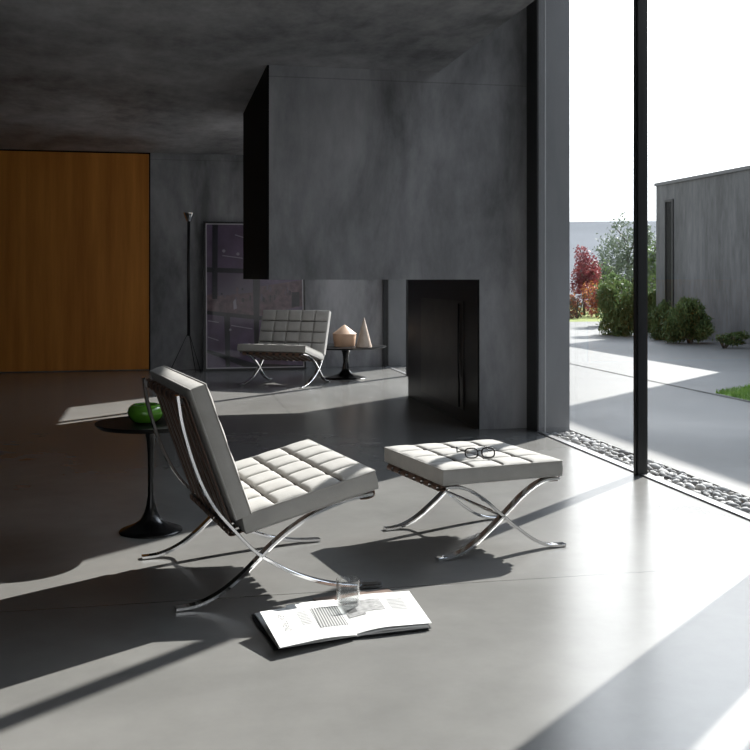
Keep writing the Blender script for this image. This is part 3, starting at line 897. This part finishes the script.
plant('leafy_bush', 622, 24, 274, 322, 44, 1.3, 3600, .09, [M['green_leaf'], M['hedge']], 'light green leafy bush showing above the dark hedge', 'bush', seed=8, trunk=False, lumps=14)
HB_ = dict(ar=.26, up=1.4, trunk=False)
plant('rosemary_bush', 622, 20.3, 281, 342, 44, 1.2, 9000, .10, [M['hedge']], 'dark rosemary bush left of the black window mullion', 'bush', seed=9, lumps=26, **HB_)
plant('rosemary_bush', 648, 21.4, 280, 337, 32, .9, 6000, .10, [M['hedge']], 'dark rosemary bush at the near corner of the concrete building', 'bush', seed=10, lumps=20, **HB_)
plant('rosemary_bush', 690, 17.75, 293, 343, 50, .7, 9000, .09, [M['hedge']], 'spiky dark bush against the concrete wall right of the slit window', 'bush', seed=12, lumps=22, **HB_)
plant('rosemary_bush', 663, 18.8, 303, 341, 26, .7, 5000, .09, [M['hedge']], 'dark spiky bush directly below the slit window', 'bush', seed=13, lumps=16, **HB_)
plant('low_plant', 724, 16.55, 331, 348, 50, .25, 900, .06, [M['hedge']], 'low dark planting at the foot of the concrete wall', 'plant', ar=.4, seed=15, trunk=False)

# grass patch in the paving
q = MB(); rn = random.Random(21)
P4 = [(5.33, 9.28), (8.3, 11.3), (9.1, 7.0), (5.24, 7.0)]
def inside(x, y):
    s = None
    for i in range(4):
        a = P4[i]; b = P4[(i + 1) % 4]; c = (b[0] - a[0]) * (y - a[1]) - (b[1] - a[1]) * (x - a[0])
        if c > 0: return False
    return True
k = 0
while k < 14000:
    x = 5.24 + 2.3 * rn.random() ** 1.3; y = 7.0 + 3.9 * rn.random()
    if not inside(x, y): continue
    k += 1; h = rn.uniform(.018, .045); a = rn.uniform(0, 6.28); w = .006
    dx, dy = math.cos(a) * w, math.sin(a) * w; lx, ly = rn.gauss(0, .018), rn.gauss(0, .018)
    q.add([(x - dx, y - dy, 0), (x + dx, y + dy, 0), (x + lx, y + ly, h)], [(0, 1, 2)])
q.add([(a, b, -.002) for a, b in reversed(P4)], [(0, 1, 2, 3)])
o = q.build('grass', M['grass']); tag(o, 'small bright green lawn patch set in the paving', 'grass', kind='stuff')

# ------------------------------------------------------------------ light
EL = math.radians(35.5)
sd = Vector((-.749 * math.cos(EL), -.663 * math.cos(EL), -math.sin(EL)))
sl = bpy.data.lights.new('sun', 'SUN'); sl.energy = 11.2; sl.angle = math.radians(.53); sl.color = (1, .965, .91)
so = bpy.data.objects.new('sun', sl); COL.objects.link(so); so.rotation_euler = sd.to_track_quat('-Z', 'Y').to_euler()
w = bpy.data.worlds.new('World'); S.world = w; w.use_nodes = True
nt = w.node_tree; bg = nt.nodes['Background']
tc = nt.nodes.new('ShaderNodeTexCoord'); sx = nt.nodes.new('ShaderNodeSeparateXYZ'); nt.links.new(tc.outputs['Generated'], sx.inputs[0])
rp = nt.nodes.new('ShaderNodeValToRGB'); e = rp.color_ramp.elements
e[0].position = 0.0; e[0].color = (.90, .93, .97, 1); e[1].position = .9; e[1].color = (.62, .74, .92, 1)
x_ = rp.color_ramp.elements.new(.25); x_.color = (1, 1, 1, 1)
nt.links.new(sx.outputs['Z'], rp.inputs['Fac']); nt.links.new(rp.outputs['Color'], bg.inputs['Color'])
# hazy sky: brighter towards the sun
dv = nt.nodes.new('ShaderNodeVectorMath'); dv.operation = 'DOT_PRODUCT'; dv.inputs[1].default_value = tuple(-sd)
nz_ = nt.nodes.new('ShaderNodeVectorMath'); nz_.operation = 'NORMALIZE'; nt.links.new(tc.outputs['Generated'], nz_.inputs[0]); nt.links.new(nz_.outputs[0], dv.inputs[0])
mx_ = nt.nodes.new('ShaderNodeMath'); mx_.operation = 'MAXIMUM'; nt.links.new(dv.outputs['Value'], mx_.inputs[0]); mx_.inputs[1].default_value = 0
pw = nt.nodes.new('ShaderNodeMath'); pw.operation = 'POWER'; nt.links.new(mx_.outputs[0], pw.inputs[0]); pw.inputs[1].default_value = 6
ma = nt.nodes.new('ShaderNodeMath'); ma.operation = 'MULTIPLY_ADD'; nt.links.new(pw.outputs[0], ma.inputs[0]); ma.inputs[1].default_value = 5.4; ma.inputs[2].default_value = 1.0
nt.links.new(ma.outputs[0], bg.inputs['Strength'])

# ------------------------------------------------------------------ camera
cam = bpy.data.cameras.new('camera'); cam.sensor_width = 36; cam.lens = 36 * FPX / 750
cam.shift_y = -(375 - HY) / 750; cam.clip_end = 2000
co = bpy.data.objects.new('camera', cam); COL.objects.link(co); co.location = (0, 0, CAMH)
co.rotation_euler = (PI / 2, 0, -AL)
S.camera = co
S.cycles.caustics_reflective = False; S.cycles.caustics_refractive = False
S.cycles.max_bounces = 10; S.cycles.diffuse_bounces = 5; S.cycles.transparent_max_bounces = 16
S.view_settings.view_transform = 'Standard'; S.view_settings.look = 'None'; S.view_settings.exposure = 0.22; S.view_settings.gamma = 1
S.view_settings.use_curve_mapping = False
